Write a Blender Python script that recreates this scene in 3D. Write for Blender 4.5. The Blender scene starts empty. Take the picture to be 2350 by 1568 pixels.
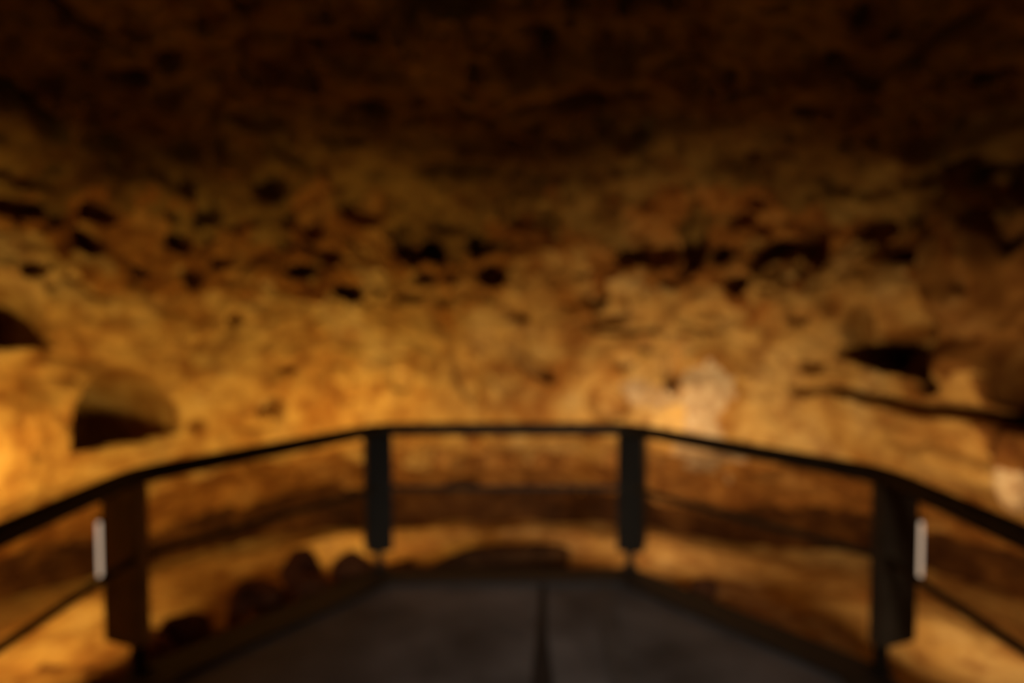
import bpy, bmesh, math, random
import numpy as np
from mathutils import Vector, Matrix

# ------------------------------------------------------------------ camera, world, lights, exposure
sc = bpy.context.scene
W, H = 2350, 1568
F = 1600.0                       # focal length in pixels
CAM = np.array([0.0, 0.0, 1.82])
PITCH = math.atan(67.0 / F)      # looking slightly down

cam = bpy.data.cameras.new('camera')
camo = bpy.data.objects.new('camera', cam)
sc.collection.objects.link(camo)
sc.camera = camo
camo.location = CAM
camo.rotation_euler = (math.radians(90) - PITCH, 0, 0)
cam.sensor_width = 36.0
cam.lens = F * 36.0 / W
cam.clip_start = 0.02
cam.dof.use_dof = True
cam.dof.focus_distance = 0.6
cam.dof.aperture_fstop = 1.75

world = bpy.data.worlds.new('world')
sc.world = world
world.use_nodes = True
world.node_tree.nodes['Background'].inputs[0].default_value = (0.5, 0.6, 0.7, 1)
world.node_tree.nodes['Background'].inputs[1].default_value = 0.02

sc.view_settings.view_transform = 'Standard'
sc.view_settings.look = 'None'
sc.view_settings.gamma = 1.0
sc.view_settings.use_curve_mapping = False
sc.view_settings.exposure = 0.0
sc.cycles.use_denoising = True
sc.cycles.max_bounces = 5
sc.cycles.diffuse_bounces = 4

def area_light(name, loc, target, size, size_y, power, color, spread=180):
    l = bpy.data.lights.new(name, 'AREA')
    l.shape = 'RECTANGLE'; l.size = size; l.size_y = size_y
    l.energy = power; l.color = color; l.spread = math.radians(spread)
    o = bpy.data.objects.new(name, l)
    sc.collection.objects.link(o)
    o.location = loc
    d = Vector(target) - Vector(loc)
    o.rotation_euler = d.to_track_quat('-Z', 'Y').to_euler()
    return o

# unseen fill light added behind the camera to brighten the deck
area_light('deck_fill', (1.0, -4.0, 2.4), (0.42, 3.3, 0.0), 0.9, 0.9, 9.0, (1.0, 0.90, 0.80), 28)

# second added fill, wide and faint, to lift the ceiling
area_light('ceiling_fill', (0.2, -4.0, 1.6), (0.0, 4.0, 3.6), 1.6, 1.6, 3.2, (1.0, 0.88, 0.50), 160)

# (colour, power) of the lamps on the railing posts
WARM = (1.0, 0.60, 0.16)
PALE = (1.0, 0.64, 0.28)
LAMP_OUTER_L, LAMP_INNER_L = 34.0, 24.5
LAMP_INNER_R, LAMP_OUTER_R = 25.0, 21.0

# ------------------------------------------------------------------ helpers
col = sc.collection

def obj(name, verts, faces, mat, parent=None, smooth=False, loc=None):
    me = bpy.data.meshes.new(name)
    if isinstance(verts, np.ndarray) and isinstance(faces, np.ndarray):
        nv, nf = len(verts), len(faces)
        me.vertices.add(nv)
        me.vertices.foreach_set('co', verts.astype(np.float32).ravel())
        me.loops.add(nf * 4)
        me.loops.foreach_set('vertex_index', faces.astype(np.int32).ravel())
        me.polygons.add(nf)
        me.polygons.foreach_set('loop_start', np.arange(0, nf * 4, 4, dtype=np.int32))
        me.update(calc_edges=True)
    else:
        me.from_pydata(verts, [], faces)
        me.update()
    if smooth:
        me.polygons.foreach_set('use_smooth', [True] * len(me.polygons))
    me.materials.append(mat)
    o = bpy.data.objects.new(name, me)
    col.objects.link(o)
    if parent is not None:
        o.parent = parent
    if loc is not None:
        o.location = loc
    return o

def obj_bm(name, bm, mat, parent=None, smooth=False):
    bmesh.ops.recalc_face_normals(bm, faces=bm.faces[:])
    me = bpy.data.meshes.new(name)
    bm.to_mesh(me); bm.free()
    if smooth:
        me.polygons.foreach_set('use_smooth', [True] * len(me.polygons))
    me.materials.append(mat)
    o = bpy.data.objects.new(name, me)
    col.objects.link(o)
    if parent is not None:
        o.parent = parent
    return o

def thing(name, label, cat, loc, group=None):
    o = bpy.data.objects.new(name, None)
    col.objects.link(o)
    o.location = loc
    o.empty_display_size = 0.1
    o['label'] = label; o['category'] = cat
    if group: o['group'] = group
    return o

def box_bm(bm, x0, x1, y0, y1, z0, z1, bev=0.0, mat=None):
    r = bmesh.ops.create_cube(bm, size=1.0)
    vs = r['verts']
    for v in vs:
        v.co = Vector((x0 + (v.co.x + .5) * (x1 - x0), y0 + (v.co.y + .5) * (y1 - y0), z0 + (v.co.z + .5) * (z1 - z0)))
    if bev > 0:
        es = list({e for v in vs for e in v.link_edges})
        bmesh.ops.bevel(bm, geom=es, offset=bev, segments=2, affect='EDGES')

def tube_path(bm, pts, r, seg=16):
    pts = [Vector(p) for p in pts]
    rings = []
    for i, p in enumerate(pts):
        a = pts[max(i - 1, 0)]; b = pts[min(i + 1, len(pts) - 1)]
        t = (b - a).normalized()
        side = t.cross(Vector((0, 0, 1))).normalized()
        up = side.cross(t)
        rings.append([bm.verts.new(p + side * r * math.cos(2 * math.pi * k / seg) + up * r * math.sin(2 * math.pi * k / seg)) for k in range(seg)])
    for A, B in zip(rings[:-1], rings[1:]):
        for k in range(seg):
            bm.faces.new((A[k], A[(k + 1) % seg], B[(k + 1) % seg], B[k]))
    bm.faces.new(rings[0]); bm.faces.new(rings[-1][::-1])

def rounded(poly, rad, n=6):
    out = [Vector(poly[0])]
    for i in range(1, len(poly) - 1):
        p = Vector(poly[i]); a = Vector(poly[i - 1]); b = Vector(poly[i + 1])
        da = (a - p).normalized(); db = (b - p).normalized()
        A = p + da * rad; B = p + db * rad
        for k in range(n + 1):
            t = k / n
            out.append(A * (1 - t) ** 2 + p * 2 * t * (1 - t) + B * t * t)
    out.append(Vector(poly[-1]))
    return out

# --- vectorised 3-D gradient noise
rng = np.random.RandomState(7)
PERM = rng.permutation(256); PERM = np.concatenate([PERM, PERM, PERM])
GRAD = rng.normal(size=(256, 3)); GRAD /= np.linalg.norm(GRAD, axis=1)[:, None]

def noise3(P):
    P = P + 100.37
    I = np.floor(P).astype(int); f = P - I; I &= 255
    u = f * f * f * (f * (f * 6 - 15) + 10)
    out = 0
    for dx in (0, 1):
        for dy in (0, 1):
            for dz in (0, 1):
                h = PERM[PERM[PERM[(I[:, 0] + dx) & 255] + ((I[:, 1] + dy) & 255)] + ((I[:, 2] + dz) & 255)]
                g = GRAD[h]
                d = g[:, 0] * (f[:, 0] - dx) + g[:, 1] * (f[:, 1] - dy) + g[:, 2] * (f[:, 2] - dz)
                w = (u[:, 0] if dx else 1 - u[:, 0]) * (u[:, 1] if dy else 1 - u[:, 1]) * (u[:, 2] if dz else 1 - u[:, 2])
                out = out + d * w
    return out

def fbm(P, scale, octaves=4, gain=.5):
    a, o, s = 1.0, 0, scale
    for k in range(octaves):
        o = o + a * noise3(P / s + k * 17.3)
        a *= gain; s /= 2.0
    return o

def sstep(x, a, b):
    t = np.clip((x - a) / (b - a), 0, 1)
    return t * t * (3 - 2 * t)

# ------------------------------------------------------------------ materials
def mat_new(name):
    m = bpy.data.materials.new(name); m.use_nodes = True
    nt = m.node_tree
    return m, nt, nt.nodes['Principled BSDF']

def rock_material(name, light, mid, dark, scale=1.0, rough=0.85, bump=.35, spec=.15, lo=.36, hi=.66):
    m, nt, b = mat_new(name)
    N, L = nt.nodes, nt.links
    tc = N.new('ShaderNodeTexCoord')
    def noise(s, det, rgh=.6, dist=0.0):
        n = N.new('ShaderNodeTexNoise'); n.inputs['Scale'].default_value = s * scale
        n.inputs['Detail'].default_value = det; n.inputs['Roughness'].default_value = rgh
        n.inputs['Distortion'].default_value = dist
        L.new(tc.outputs['Object'], n.inputs['Vector']); return n
    def ramp(src, stops):
        r = N.new('ShaderNodeValToRGB'); cr = r.color_ramp
        while len(cr.elements) < len(stops): cr.elements.new(.5)
        for e, (p, c) in zip(cr.elements, stops): e.position = p; e.color = (*c, 1)
        L.new(src, r.inputs[0]); return r
    n1 = noise(1.1, 5, .65, .4)
    r1 = ramp(n1.outputs['Fac'], [(lo, dark), ((lo + hi) / 2, mid), (hi, light)])
    n2 = noise(5.5, 4, .6, .2)
    r2 = ramp(n2.outputs['Fac'], [(.34, (.48, .32, .22)), (.54, (1, 1, 1)), (.75, (1.0, 1.0, 1.0))])
    mx = N.new('ShaderNodeMixRGB'); mx.blend_type = 'MULTIPLY'; mx.inputs[0].default_value = .8
    L.new(r1.outputs[0], mx.inputs[1]); L.new(r2.outputs[0], mx.inputs[2])
    L.new(mx.outputs[0], b.inputs['Base Color'])
    b.inputs['Roughness'].default_value = rough
    b.inputs['Specular IOR Level'].default_value = spec
    n3 = noise(9, 8, .65)
    bp = N.new('ShaderNodeBump'); bp.inputs['Strength'].default_value = bump; bp.inputs['Distance'].default_value = .06
    L.new(n3.outputs['Fac'], bp.inputs['Height']); L.new(bp.outputs[0], b.inputs['Normal'])
    return m

M_WALL = rock_material('ochre_limestone', (.62, .45, .21), (.52, .33, .11), (.32, .14, .03))
M_BLOCK = rock_material('brown_overhanging_rock_and_pillar_shade', (.40, .24, .09), (.27, .13, .035), (.13, .05, .012))
M_UPPER = rock_material('red_stained_rock', (.55, .33, .11), (.40, .185, .045), (.20, .078, .018), scale=1.6)
M_HOTSPOT = rock_material('pale_hotspot_light', (.60, .50, .38), (.54, .43, .31), (.44, .31, .18), scale=1.5)  # bright lamp hotspot put into the wall colour
M_UNDERSHADE = rock_material('red_brown_undercut_shade', (.50, .30, .11), (.34, .16, .04), (.20, .08, .02), scale=1.3)  # undercut shade put into a darker red-brown wall colour
M_DARKROCK_SHADE = rock_material('dark_rock_and_foot_shade', (.17, .075, .02), (.09, .036, .01), (.045, .018, .006), scale=1.4)  # wall-foot shade put into the colour; also the boulder's own dark tone
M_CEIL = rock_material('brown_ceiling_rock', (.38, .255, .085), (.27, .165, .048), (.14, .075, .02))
M_GROUND = rock_material('sandy_rock_ground', (.60, .42, .19), (.50, .31, .11), (.36, .17, .05))
M_EARTH = rock_material('dark_red_earth', (.22, .085, .025), (.13, .05, .015), (.06, .022, .008), scale=3)
M_BOULDER = rock_material('dark_red_rock', (.26, .10, .03), (.17, .06, .02), (.08, .03, .012), scale=3)

def simple(name, c, rough=.5, metal=0.0, spec=.4, nscale=6, var=.25):
    m, nt, b = mat_new(name)
    N, L = nt.nodes, nt.links
    tc = N.new('ShaderNodeTexCoord'); n = N.new('ShaderNodeTexNoise')
    n.inputs['Scale'].default_value = nscale; n.inputs['Detail'].default_value = 5
    L.new(tc.outputs['Object'], n.inputs['Vector'])
    r = N.new('ShaderNodeValToRGB')
    r.color_ramp.elements[0].position = .3; r.color_ramp.elements[0].color = (*[x * (1 - var) for x in c], 1)
    r.color_ramp.elements[1].position = .7; r.color_ramp.elements[1].color = (*[min(1, x * (1 + var)) for x in c], 1)
    L.new(n.outputs['Fac'], r.inputs[0]); L.new(r.outputs[0], b.inputs['Base Color'])
    b.inputs['Roughness'].default_value = rough; b.inputs['Metallic'].default_value = metal
    b.inputs['Specular IOR Level'].default_value = spec
    return m

M_RAIL = simple('dark_bronze_rail', (.045, .030, .014), .5, spec=.25)
M_POST = simple('black_steel', (.018, .013, .008), .5, spec=.2)
M_HOUS_LIT = simple('painted_steel_lit', (.50, .25, .055), .5)  # left near housing: the warm light on it is put into the colour
M_HOUS_DIM = simple('painted_steel_dim', (.075, .052, .03), .5)  # right near housing: same paint, its weaker light put into the colour
M_HOUS_SHADE = simple('painted_steel_shaded', (.018, .013, .007), .5, spec=.2)  # other housings: same paint, unlit side put into the darker colour
M_DECK = simple('dark_concrete_deck', (.108, .098, .092), .7, spec=.25, nscale=2.2, var=.5)
M_RIM = simple('black_rim', (.015, .012, .009), .7)
M_SEAM = simple('tar_seam', (.012, .009, .007), .8)
M_SEAM2 = simple('worn_joint', (.07, .065, .06), .7)
M_LAMPBODY = simple('lamp_body', (.05, .045, .04), .5)

def emission(name, c, s):
    m = bpy.data.materials.new(name); m.use_nodes = True
    nt = m.node_tree; nt.nodes.clear()
    o = nt.nodes.new('ShaderNodeOutputMaterial'); e = nt.nodes.new('ShaderNodeEmission')
    e.inputs[0].default_value = (*c, 1); e.inputs[1].default_value = s
    nt.links.new(e.outputs[0], o.inputs[0]); return m
M_TUBE = emission('lit_diffuser', (1.0, .70, .47), .62)

# ------------------------------------------------------------------ the cave shell
CX, CY = 0.0, 3.0
R0 = 4.12
# profile: (radius offset, height) from the foot of the wall up over the vault
PROF = [(1.20, -.95), (1.00, -.60), (.82, -.25), (.64, .02), (.44, .22), (.22, .38), (.04, .52), (-.03, .74), (-.02, 1.05), (.05, 1.4),
        (.10, 1.75), (.16, 2.1), (.24, 2.4), (.24, 2.7), (.08, 2.98), (-.26, 3.22), (-.72, 3.5), (-1.2, 3.72), (-1.8, 3.95),
        (-2.4, 4.15), (-3.0, 4.28), (-3.6, 4.36), (-4.10, 4.4)]
def catmull(P, n=24):
    P = np.array([P[0]] + list(P) + [P[-1]], float); out = []
    for i in range(1, len(P) - 2):
        for k in range(n):
            t = k / n
            out.append(.5 * ((2 * P[i]) + (-P[i-1] + P[i+1]) * t + (2*P[i-1] - 5*P[i] + 4*P[i+1] - P[i+2]) * t*t + (-P[i-1] + 3*P[i] - 3*P[i+1] + P[i+2]) * t**3))
    out.append(P[-2]); return np.array(out)
cp = catmull(PROF)
cl = np.concatenate([[0], np.cumsum(np.linalg.norm(np.diff(cp, axis=0), axis=1))])
VTOT = cl[-1]
def prof(v):
    r = np.interp(v, cl, cp[:, 0]); z = np.interp(v, cl, cp[:, 1])
    e = .03
    dr = np.interp(v + e, cl, cp[:, 0]) - np.interp(v - e, cl, cp[:, 0])
    dz = np.interp(v + e, cl, cp[:, 1]) - np.interp(v - e, cl, cp[:, 1])
    n = np.hypot(dr, dz) + 1e-9
    return r, z, dz / n, -dr / n        # outward normal (radial, vertical)

def shell_base(phi, v):
    """point on the undisplaced shell and its outward normal"""
    r, z, nr, nz = prof(v)
    rr = R0 + r
    sy = np.where(np.sin(phi) < 0, 1.9, 1.0)
    P = np.stack([CX + rr * np.cos(phi), CY + rr * np.sin(phi) * sy, z], -1)
    Nn = np.stack([nr * np.cos(phi), nr * np.sin(phi), nz], -1)
    return P, Nn

def project(P):
    d = P - CAM
    c, s = math.cos(PITCH), math.sin(PITCH)
    fwd = d[:, 1] * c - d[:, 2] * s
    up = d[:, 1] * s + d[:, 2] * c
    return W / 2 + F * d[:, 0] / fwd, H / 2 - F * up / fwd, fwd

# a coarse table used to find where a spot of the cave wall lies
_ph, _vv = np.meshgrid(np.linspace(math.radians(-5), math.radians(185), 900), np.linspace(0, VTOT * .93, 600), indexing='ij')
_ph, _vv = _ph.ravel(), _vv.ravel()
_P, _ = shell_base(_ph, _vv)
_u, _w, _f = project(_P)
_ok = _f > .5
def locate(px, py):
    d = np.where(_ok, (_u - px) ** 2 + (_w - py) ** 2, 1e12)
    i = int(np.argmin(d))
    return _ph[i], _vv[i], float(_f[i]) / F      # angle, profile length, metres per pixel

# hollows and bulges: centre and size of each on the wall, depth (+ into the rock), turn, edge softness
FEATS = []
def hollow(px, py, w, h, depth, rot=0, soft=.35, kind='ell'):
    ph, v, m = locate(px, py)
    if kind == 'ell' and .13 < depth < .3 and w < 95 and h < 95: w, h = w * 1.25, h * 1.25
    if kind == 'ell' and .13 < depth < .3 and w < 125: soft = .2
    FEATS.append((ph, v, w * m / 2, h * m / 2, depth, math.radians(rot), soft, kind))
# large niches
hollow(26, 716, 160, 165, 1.3, 0, .16, 'arch')
hollow(294, 1040, 250, 50, -.10, 3, .8)
hollow(290, 924, 222, 186, 2.1, 3, .16, 'arch')
hollow(2035, 798, 205, 150, 1.1, 6, .16, 'wedge')
hollow(1972, 745, 72, 120, .55, 4, .3)
# small holes
for a in [(626, 941, 48, 46, .22), (461, 980, 44, 36, .10), (803, 666, 54, 48, .22), (948, 556, 74, 74, .25), (1002, 574, 42, 44, .2),
          (978, 628, 40, 40, .08), (1128, 626, 56, 56, .14), (1105, 560, 70, 50, .10), (1366, 668, 44, 56, .14), (1692, 650, 46, 50, .14), (2006, 522, 72, 48, .25),
          (1550, 845, 36, 90, .14), (1510, 572, 90, 74, .25), (1590, 560, 60, 130, .18), (1440, 590, 60, 60, .12),
          (1225, 842, 110, 40, .12, -40), (1190, 790, 60, 36, .08, -60), (1180, 716, 70, 26, .06, -30), (940, 680, 60, 30, .05), (655, 846, 42, 30, .06), (538, 726, 34, 40, .06),
          (205, 550, 50, 60, .16), (413, 552, 44, 44, .16), (322, 612, 50, 46, .08), (443, 632, 40, 60, .10), (75, 615, 70, 46, .12, 30),
          (690, 622, 70, 50, .12, 20), (760, 585, 50, 50, .08), (1790, 570, 110, 60, .18, 8), (1870, 560, 60, 100, .16), (1655, 580, 40, 60, .10), (1740, 470, 50, 40, .08), (1705, 510, 60, 30, .08),
          (2100, 585, 110, 50, .2, 14), (2200, 375, 150, 30, .12, -16), (2140, 352, 110, 28, .12, -4), (2310, 395, 110, 34, .12, -14), (2248, 410, 34, 44, .10),
          (1860, 838, 54, 40, .10), (1480, 790, 34, 40, .06), (1430, 826, 50, 40, .05), (1850, 900, 60, 30, .06), (1830, 730, 50, 40, .05), (2130, 880, 60, 50, .12, -40),
          (2240, 505, 190, 40, .14, 10), (1662, 1077, 60, 40, .10), (1405, 1050, 46, 60, .12), (100, 1040, 50, 50, .08), (20, 1120, 60, 60, .06), (800, 915, 50, 26, .05),
          (945, 1015, 60, 50, .08), (1000, 1040, 40, 100, .08, 30), (1150, 1050, 120, 120, .12), (1085, 1010, 40, 80, .07, 20), (1250, 1050, 60, 70, .08, -20), (1060, 1120, 60, 60, .14),
          (2080, 1010, 100, 60, .08), (2200, 1040, 140, 70, .10, -20), (1400, 930, 110, 90, .07, -30), (920, 870, 60, 60, .05), (860, 930, 200, 60, .04), (600, 975, 120, 50, .06),
          (1430, 740, 200, 70, .10), (1400, 700, 90, 90, .08), (1620, 730, 140, 70, .06), (1070, 860, 60, 130, .05, 20)]:
    hollow(*a)
# vault: hollows and dark cracks
for a in [(1020, 0, 480, 130, 2.0, 0, .2), (1380, 245, 300, 34, .35, 3), (1150, 262, 300, 30, .25, -1), (1760, 195, 300, 30, .35, 10), (2150, 90, 420, 46, .4, 14),
          (1050, 400, 230, 60, .25, 8), (1300, 412, 200, 46, .2, 6), (660, 375, 150, 60, .22, -25), (590, 300, 200, 60, .16), (390, 160, 80, 60, .25), (300, 190, 110, 40, .16, 10),
          (830, 80, 110, 50, .2), (560, 15, 130, 50, .25, -30), (160, 50, 260, 46, .3, -25), (110, 290, 130, 50, .2, -30), (40, 235, 90, 60, .2), (380, 350, 200, 110, .12), (230, 330, 80, 40, .14),
          (800, 330, 150, 50, .18), (860, 260, 90, 60, .15), (1250, 120, 60, 46, .18), (1310, 80, 50, 30, .12), (1560, 150, 110, 36, .12, 10), (1880, 250, 120, 50, .2), (2280, 190, 120, 50, .15),
          (1480, 300, 60, 40, .16), (1600, 300, 300, 40, .14, 5), (1680, 390, 160, 60, .14, 8), (1450, 380, 130, 50, .10), (1800, 10, 60, 36, .2), (420, 420, 170, 60, .16, -20), (620, 440, 90, 60, .12),
          (840, 480, 110, 90, .10), (720, 500, 60, 110, .08), (480, 490, 60, 60, .10), (230, 490, 80, 50, .12), (50, 480, 150, 50, .15), (1240, 500, 120, 50, .10), (1060, 520, 160, 40, .10)]:
    hollow(*a)
# bulges that stand out of the wall (negative depth)
for a in [(1600, 930, 260, 300, -.14, 0, .9), (200, 950, 520, 240, -.05, 0, .9), (700, 860, 560, 240, -.08, 0, .9), (980, 880, 220, 260, -.08, 0, .9), (1750, 700, 240, 180, -.08, 0, .9),
          (2040, 650, 160, 160, -.14, 0, .8), (1250, 960, 330, 120, -.05, 0, .9), (1350, 330, 900, 70, -.18, 5, .9), (1300, 170, 900, 110, -.18, 3, .9), (850, 190, 340, 120, -.12, 0, .9), (400, 260, 260, 90, -.12, 0, .9),
          (2230, 640, 190, 260, -.42, 0, .35), (2330, 560, 200, 260, -.30, 0, .4), (2325, 875, 130, 215, .95, 12, .3), (2200, 840, 130, 130, -.14, 0, .7), (2330, 1080, 110, 260, -.20, 0, .6),
          (2170, 310, 400, 46, -.22, -6, .7), (2080, 440, 260, 70, -.16, 3, .8), (1990, 940, 340, 60, -.12, -9, .6), (60, 1000, 200, 200, -.08, 0, .9)]:
    hollow(*a)
# long crack along the right wall
for k in range(9):
    t = k / 8
    hollow(1860 + t * 490, 893 + t * 78, 110, 16 + 34 * t, .05 + .22 * t, -9, .5)

def smooth_mask(d, soft):
    return 1 - sstep(d, 1 - soft, 1 + soft * .25)

def displacement(phi, v, P):
    warp = np.stack([fbm(P + 31.7, .55, 3), fbm(P + 77.1, .55, 3)], -1)
    d = .20 * fbm(P, 1.9, 3) + .085 * fbm(P + 5, .62, 4, .55)
    rid = 1 - np.abs(fbm(P * np.array([1, 1, 1.5]) + 9, .42, 3, .5)) * 2
    d += .030 * sstep(rid, .72, 1.0)
    # pitted band under the vault
    vz = P[:, 2]
    drop = np.zeros(len(v))
    pit = sstep(fbm(P + 50, .20, 2, .5), .17, .42) * sstep(vz, 1.5, 2.4)
    d += .13 * pit
    d += .05 * fbm(P * np.array([1, 1, 3.2]) + 3, .5, 3) * sstep(vz, 2.6, 3.4) * 3
    for (p0, v0, a, b, dep, rot, soft, kind) in FEATS:
        R = max(a, b) * 1.7
        s = (phi - p0) * -(R0)             # + to the right
        t = v - v0
        m = (np.abs(s) < R + .05) & (np.abs(t) < R + .05)
        if not m.any(): continue
        ss = s[m] + .055 * warp[m, 0] * min(1, a * 5); tt = t[m] + .055 * warp[m, 1] * min(1, a * 5)
        c, sn = math.cos(rot), math.sin(rot)
        x = (ss * c + tt * sn) / a; y = (-ss * sn + tt * c) / b
        if kind == 'arch':                  # flat sill below, round head above
            yy = (y + 1) / 2
            dd = np.maximum(np.where(yy > .0, np.sqrt((x * (1.12 - .25 * (1 - yy))) ** 2 * .92 + np.clip(yy, 0, 2) ** 2.2), 9), np.abs(x))
            dd = np.maximum(dd, 1 + (-y - 1) * 2.0)
        elif kind == 'wedge':               # low on the left, higher on the right
            dd = np.maximum(np.abs(x), np.abs(y + .1) / np.clip(.62 + .38 * x, .12, 1))
        else:
            dd = np.sqrt(x * x + y * y)
        k = dep * smooth_mask(dd, soft)
        if kind == 'arch': k = k * np.clip(.80 + .2 * (1 - y) / 2, .5, 1)
        elif kind == 'ell' and 0 < dep < .25 and a < .25: k = k * 2.3
        d[m] += k
        if kind != 'ell': drop[m] += k * .32 * sstep(-y, -.2, .7)
    return d, drop

def patch_points(phis, vs):
    ph, vv = np.meshgrid(phis, vs, indexing='ij')
    sh = ph.shape
    ph, vv = ph.ravel(), vv.ravel()
    P0, Nn = shell_base(ph, vv)
    D, drop = displacement(ph, vv, P0)
    fade = sstep(VTOT - vv, 0, .5)
    P = P0 + Nn * (D * fade)[:, None]
    P[:, 2] -= drop
    idx = np.arange(sh[0] * sh[1]).reshape(sh)
    f = np.stack([idx[:-1, :-1], idx[:-1, 1:], idx[1:, 1:], idx[1:, :-1]], -1).reshape(-1, 4)
    return P, P0, ph, f

def shell_object(name, P, f, mat):
    used, inv = np.unique(f.ravel(), return_inverse=True)
    o = obj(name, P[used], inv.reshape(-1, 4), mat, smooth=True)
    o['kind'] = 'structure'
    return o

V_MID = float(cl[np.argmin(np.abs(cp[:, 1] - 3.4))])
vs_ = np.concatenate([np.linspace(0, V_MID, 270), np.linspace(V_MID, VTOT, 190)[1:]])
dphi = .021 / R0
PH_R = locate(2150, 700)[0]
PH_R2 = locate(2270, 870)[0]
P, P0, ph, f = patch_points(np.linspace(math.radians(-10), math.radians(190), int(math.radians(200) / dphi)), vs_)
c = f[:, 0]
Z = P0[c, 2]; PHc = ph[c]
wob = fbm(P0[c] + 61, .9, 4, .6)
wob2 = fbm(P0[c] + 23, .35, 3, .6)
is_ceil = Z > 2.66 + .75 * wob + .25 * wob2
is_foot_shade = Z < -.17 + .20 * wob
edge = .05 * wob2
block = ((PHc < PH_R + edge) & (Z > 1.32 + .2 * wob2)) | ((PHc < PH_R2 + edge) & (Z > .72 + .15 * wob2) & (PHc > -9))  # pillar under the block: its shadow is put into the brown colour
is_block = block & ~is_ceil & ~is_foot_shade
is_undercut_shade = (Z < .26 + .50 * wob + .10 * wob2)
is_upper = Z > 2.22 + .80 * wob + .35 * wob2
def near(px, py, w, h):                      # an irregular pale patch: the lamp hotspot put into the wall colour
    p0, v0, m = locate(px, py)
    z0 = float(np.interp(v0, cl, cp[:, 1]))
    return np.hypot((PHc - p0) * R0 / (w * m / 2), (Z - z0) / (h * m / 2)) < 1 + .9 * wob2
is_hotspot = near(1628, 990, 110, 270) | near(2335, 1080, 80, 260) | near(1500, 900, 120, 70)
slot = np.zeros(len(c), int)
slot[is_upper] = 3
slot[is_undercut_shade] = 1
slot[is_foot_shade] = 2
slot[is_hotspot] = 4
is_wall = ~is_ceil & ~is_block
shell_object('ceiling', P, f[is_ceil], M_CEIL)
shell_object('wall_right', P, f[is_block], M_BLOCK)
wb = shell_object('wall_back', P, f[is_wall], M_WALL)
for m_ in (M_UNDERSHADE, M_DARKROCK_SHADE, M_UPPER, M_HOTSPOT):
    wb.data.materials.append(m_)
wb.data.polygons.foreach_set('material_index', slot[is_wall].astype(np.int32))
P, P0, ph, f = patch_points(np.linspace(math.radians(190), math.radians(350), 240), vs_[::3])
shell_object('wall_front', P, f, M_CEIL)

# cave ground: sandy rock around the platform
gx, gy = np.meshgrid(np.linspace(-6.0, 6.0, 340), np.linspace(-8.4, 8.8, 440), indexing='ij')
shp = gx.shape
G = np.stack([gx.ravel(), gy.ravel(), np.zeros(gx.size)], -1)
rr = np.hypot(G[:, 0] - CX, (G[:, 1] - CY) / np.where(G[:, 1] < CY, 1.9, 1))
heap = np.exp(-(np.abs((G[:, 0] + .0) * 0 + ((G[:, 0] + 1.425) * .82 - (G[:, 1] - 4.325) * .57 + .12)) / .22) ** 2) * (G[:, 0] > -2.1) * (G[:, 0] < -.8) * (G[:, 1] > 3.5)
gz = -.30 + .10 * heap + .12 * fbm(G + 2, 1.6, 3) + .07 * fbm(G + 8, .5, 4) - .34 * sstep(rr, 3.5, 4.8)
G[:, 2] = gz
gi = np.arange(gx.size).reshape(shp)
gf = np.stack([gi[:-1, :-1], gi[1:, :-1], gi[1:, 1:], gi[:-1, 1:]], -1).reshape(-1, 4)
floor = obj('floor', G, gf, M_GROUND, smooth=True)
floor['kind'] = 'structure'
# dark earth heaped along the left rim, less of it along the right one
def edge_dist(x, y, ax, ay, bx, by):
    ex, ey = bx - ax, by - ay
    t = np.clip(((x - ax) * ex + (y - ay) * ey) / (ex * ex + ey * ey), 0, 1)
    return np.hypot(x - ax - t * ex, y - ay - t * ey)
q = G[gf].mean(1)
jit = fbm(q * np.array([1, 1, 0]) + 13, .45, 3, .6)
dark = (edge_dist(q[:, 0], q[:, 1], -1.9, 3.75, -.95, 4.9) < .72 + .6 * jit) | (edge_dist(q[:, 0], q[:, 1], .95, 4.9, 1.95, 3.55) < .13 + .35 * jit) | (edge_dist(q[:, 0], q[:, 1], -.6, 5.0, .35, 5.0) < .34 + .3 * jit)
floor.data.materials.append(M_EARTH)
floor.data.polygons.foreach_set('material_index', dark.astype(np.int32))

def ground_z(x, y):
    i = int(round((x + 6.0) / 12.0 * 339)); j = int(round((y + 8.4) / 17.2 * 439))
    return float(gz.reshape(shp)[i, j])

# ------------------------------------------------------------------ viewing platform
A = (-.925, 4.80); B = (.825, 4.80)              # the two far posts
Cc = (1.85, 3.43); D = (-1.87, 3.43)             # the two near posts
OUT = .02
plan = [(-1.82 - OUT, -4.4), (-1.87 - OUT, 3.43 + .03), (-.925 - .03, 4.80 + OUT), (.825 + .03, 4.80 + OUT), (1.85 + OUT, 3.43 + .03), (1.82 + OUT, -4.4)]
plat = thing('viewing_platform', 'dark grey viewing platform with a black rim inside the railing', 'platform', (0, 0, -.14))
bm = bmesh.new()
top = [bm.verts.new((x, y, .14)) for x, y in plan]
bot = [bm.verts.new((x, y, 0)) for x, y in plan]
bm.faces.new(top); bm.faces.new(bot[::-1])
for i in range(len(plan)):
    j = (i + 1) % len(plan)
    bm.faces.new((top[i], bot[i], bot[j], top[j]))
obj_bm('deck', bm, M_DECK, plat)
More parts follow.
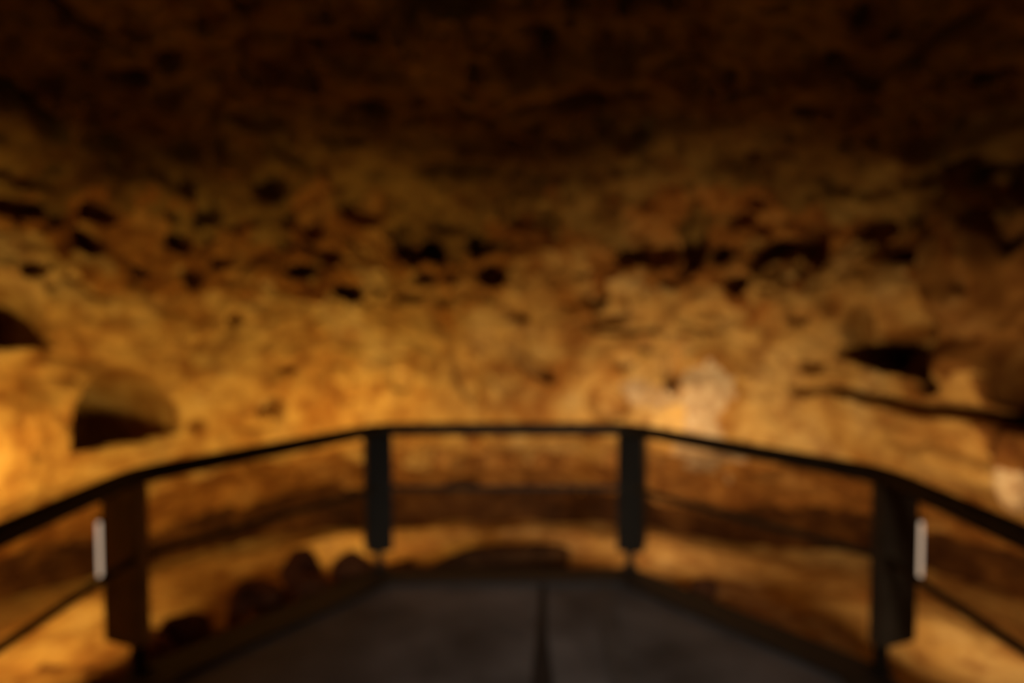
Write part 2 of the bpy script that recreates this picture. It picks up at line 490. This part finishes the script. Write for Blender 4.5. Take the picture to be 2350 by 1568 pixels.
# rim: low kerb bar round the edge
bm = bmesh.new()
inner = []
import itertools
cen = Vector((0, 1.5))
def offset_poly(poly, d):
    out = []
    n = len(poly)
    for i in range(n):
        p = Vector(poly[i])
        e1 = (p - Vector(poly[i - 1])).normalized() if i > 0 else None
        e2 = (Vector(poly[i + 1]) - p).normalized() if i < n - 1 else None
        if e1 is None: nn = Vector((e2.y, -e2.x)); out.append(p + nn * d); continue
        if e2 is None: nn = Vector((e1.y, -e1.x)); out.append(p + nn * d); continue
        n1 = Vector((e1.y, -e1.x)); n2 = Vector((e2.y, -e2.x))
        b = (n1 + n2).normalized()
        out.append(p + b * d / max(.3, b.dot(n1)))
    return out
inn = offset_poly(plan, .24)
oo = offset_poly(plan, -.004)
for i in range(len(plan) - 1):
    q = [oo[i], oo[i + 1], inn[i + 1], inn[i]]
    lo_ = [bm.verts.new((p[0], p[1], .141)) for p in q]
    hi_ = [bm.verts.new((p[0], p[1], .165)) for p in q]
    bm.faces.new(hi_); bm.faces.new(lo_[::-1])
    for k in range(4):
        bm.faces.new((lo_[k], lo_[(k + 1) % 4], hi_[(k + 1) % 4], hi_[k]))
obj_bm('rim', bm, M_RIM, plat)
# dark joint in the deck, widening towards the viewer, and a worn joint beside it
def strip(name, pts, mat, z=.1415, h=.004):
    bm = bmesh.new()
    t = [bm.verts.new((x, y, z + h)) for x, y in pts]; b_ = [bm.verts.new((x, y, z)) for x, y in pts]
    bm.faces.new(t); bm.faces.new(b_[::-1])
    for k in range(len(pts)):
        bm.faces.new((t[k], b_[k], b_[(k + 1) % len(pts)], t[(k + 1) % len(pts)]))
    return obj_bm(name, bm, mat, plat)
strip('joint', [(.08, -4.35), (.19, -4.35), (.205, 3.0), (.20, 3.9), (.24, 4.76), (.20, 4.76), (.14, 3.9), (.07, 3.0)], M_SEAM)
strip('joint', [(.46, 2.2), (.58, 2.2), (.64, 4.2), (.66, 4.55), (.58, 4.55), (.50, 4.2)], M_SEAM2)

# ------------------------------------------------------------------ railing
rail = thing('railing', 'dark metal railing with round top rail curving around the platform edge', 'railing', (0, 4.80, 0))
def rel(p): return (p[0], p[1] - 4.80, p[2])
ZT, ZM = 1.05 - .04, .60
def rail_path(z):
    return [(-1.82, -4.3, z), (-1.87, 3.43, z), (-.925, 4.80, z), (.825, 4.80, z), (1.85, 3.43, z), (1.82, -4.3, z)]
bm = bmesh.new(); tube_path(bm, rounded([rel(p) for p in rail_path(ZT)], .16), .045)
obj_bm('top_rail', bm, M_RAIL, rail, True)
bm = bmesh.new(); tube_path(bm, rounded([rel(p) for p in rail_path(ZM)], .06), .019)
obj_bm('middle_rail', bm, M_RAIL, rail, True)

posts = [  # x, y, outward angle, housing material, lamp power, colour, label
    (-1.87, 3.43, 158, M_HOUS_LIT, LAMP_OUTER_L, WARM, 'pale upright tube lamp on the outer side of the left near post'),
    (-.925, 4.80, 108, M_HOUS_SHADE, LAMP_INNER_L, WARM, 'slim lamp on the outer face of the left far post'),
    (.825, 4.80, 72, M_HOUS_SHADE, LAMP_INNER_R, PALE, 'slim lamp on the outer face of the right far post'),
    (1.85, 3.43, 22, M_HOUS_DIM, LAMP_OUTER_R, PALE, 'pale upright tube lamp on the outer side of the right near post'),
]
extra = [(-1.85, 1.68, 180), (-1.84, -.07, 180), (-1.83, -1.82, 180), (1.84, 1.68, 0), (1.83, -.07, 0), (1.83, -1.82, 0)]
def build_post(x, y, ang, hm, hw=.045):
    a = math.radians(ang)
    Mx = Matrix.Translation((x, y - 4.80, 0)) @ Matrix.Rotation(a, 4, 'Z')
    bm = bmesh.new()
    box_bm(bm, -.026, .026, -.026, .026, .027, .99, .004)
    box_bm(bm, -.05, .05, -.05, .05, .026, .038, .002)          # foot flange
    bm.transform(Mx)
    p = obj_bm('post', bm, M_POST, rail)
    bm = bmesh.new()
    box_bm(bm, -.040, .195, -hw, hw, .155, .965, .010)
    bm.transform(Mx)
    obj_bm('side_housing', bm, hm, p)
    return Mx
for (x, y, ang, hm, pw, colr, lab) in posts:
    Mx = build_post(x, y, ang, hm, .045 if abs(x) > 1.5 else .090)
    a = math.radians(ang)
    outer = abs(x) > 1.5
    t = thing('tube_lamp', lab, 'lamp', (x + math.cos(a) * .20, y + math.sin(a) * .20, .46), 'lamps on the railing posts')
    t.rotation_euler = (0, 0, a)
    w = .026 if outer else .018
    bm = bmesh.new()
    box_bm(bm, -.004, .014, -w - .004, w + .004, -.01, .32, .002)
    obj_bm('back_plate', bm, M_LAMPBODY, t)
    bm = bmesh.new()
    box_bm(bm, .014, .060, -w, w, .0, .30, .012)
    obj_bm('diffuser', bm, M_TUBE, t, True)
    bm = bmesh.new()
    box_bm(bm, .010, .066, -w - .006, w + .006, .301, .316, .003)
    obj_bm('end_cap', bm, M_LAMPBODY, t)
    bm = bmesh.new()
    box_bm(bm, .010, .066, -w - .006, w + .006, -.016, -.001, .003)
    obj_bm('end_cap', bm, M_LAMPBODY, t)
    # the lamp's own light, leaving its outer face
    b = a if not outer else math.radians(143 if x < 0 else 38)
    px, py = x + math.cos(a) * .275, y + math.sin(a) * .275
    area_light('lamp_light', (px, py, .57), (px + math.cos(b), py + math.sin(b), .57 + (-.03 if outer else .10)), 2 * w, .22, pw, colr, 116 if outer else 130)
for (x, y, ang) in extra:
    build_post(x, y, ang, M_HOUS_SHADE)

# ------------------------------------------------------------------ loose rocks along the platform
def rock(x, y, sx, sy, sz, seed, label, name='rock', sink=.25, mat=M_BOULDER):
    bm = bmesh.new()
    bmesh.ops.create_icosphere(bm, subdivisions=4, radius=1.0)
    co = np.array([v.co[:] for v in bm.verts])
    n = .30 * fbm(co + seed * 3.7, 1.1, 4) + 1
    # a few flattened faces, as broken stone has
    r_ = np.random.RandomState(seed)
    q = co * n[:, None]
    for _ in range(7):
        d = r_.normal(size=3); d /= np.linalg.norm(d); lim = r_.uniform(.62, .85)
        e = q @ d - lim
        q = q - np.where(e > 0, e * .8, 0)[:, None] * d
    for v, c in zip(bm.verts, q):
        v.co = Vector((c[0] * sx, c[1] * sy, c[2] * sz))
    o = obj_bm(name, bm, mat, None, True)
    z = ground_z(x, y)
    o.location = (x, y, z + sz * (1 - sink) * .75)
    o.rotation_euler = (0, 0, seed * 1.3)
    o['label'] = label; o['category'] = 'rock'; o['group'] = 'rocks along the platform edge'
    return o
ROCKS = [  # position, size, which one
    (-2.17, 3.66, .17, .15, .17, 'black rock at the foot of the left near post'),
    (-2.02, 3.92, .16, .14, .15, 'dark red rock by the left rim, second from the left near post'),
    (-2.03, 4.25, .20, .15, .20, 'large dark red rock by the left rim, third from the left near post'),
    (-1.62, 4.22, .16, .13, .15, 'dark red rock touching the left rim halfway between the two left posts'),
    (-1.72, 4.60, .18, .15, .22, 'tallest dark red rock of the pile behind the left rim'),
    (-1.36, 4.62, .17, .13, .17, 'dark red rock by the left rim, just beyond the halfway rock'),
    (-1.54, 5.03, .17, .15, .20, 'dark red rock at the outer end of the pile behind the left rim'),
    (-1.16, 4.92, .17, .12, .17, 'dark rock beside the foot of the left far post'),
]
for k, (x, y, a_, b_, c_, lab) in enumerate(ROCKS):
    rock(x, y, a_ * 1.05, b_ * 1.0, c_, k + 1, lab, sink=.35)
rock(-.15, 5.33, .80, .24, .23, 15, 'wide low dark rock behind the middle of the platform rim', 'boulder', mat=M_DARKROCK_SHADE)
rock(1.38, 4.98, .12, .10, .12, 17, 'small brown rock on the pink ground right of the right far post')
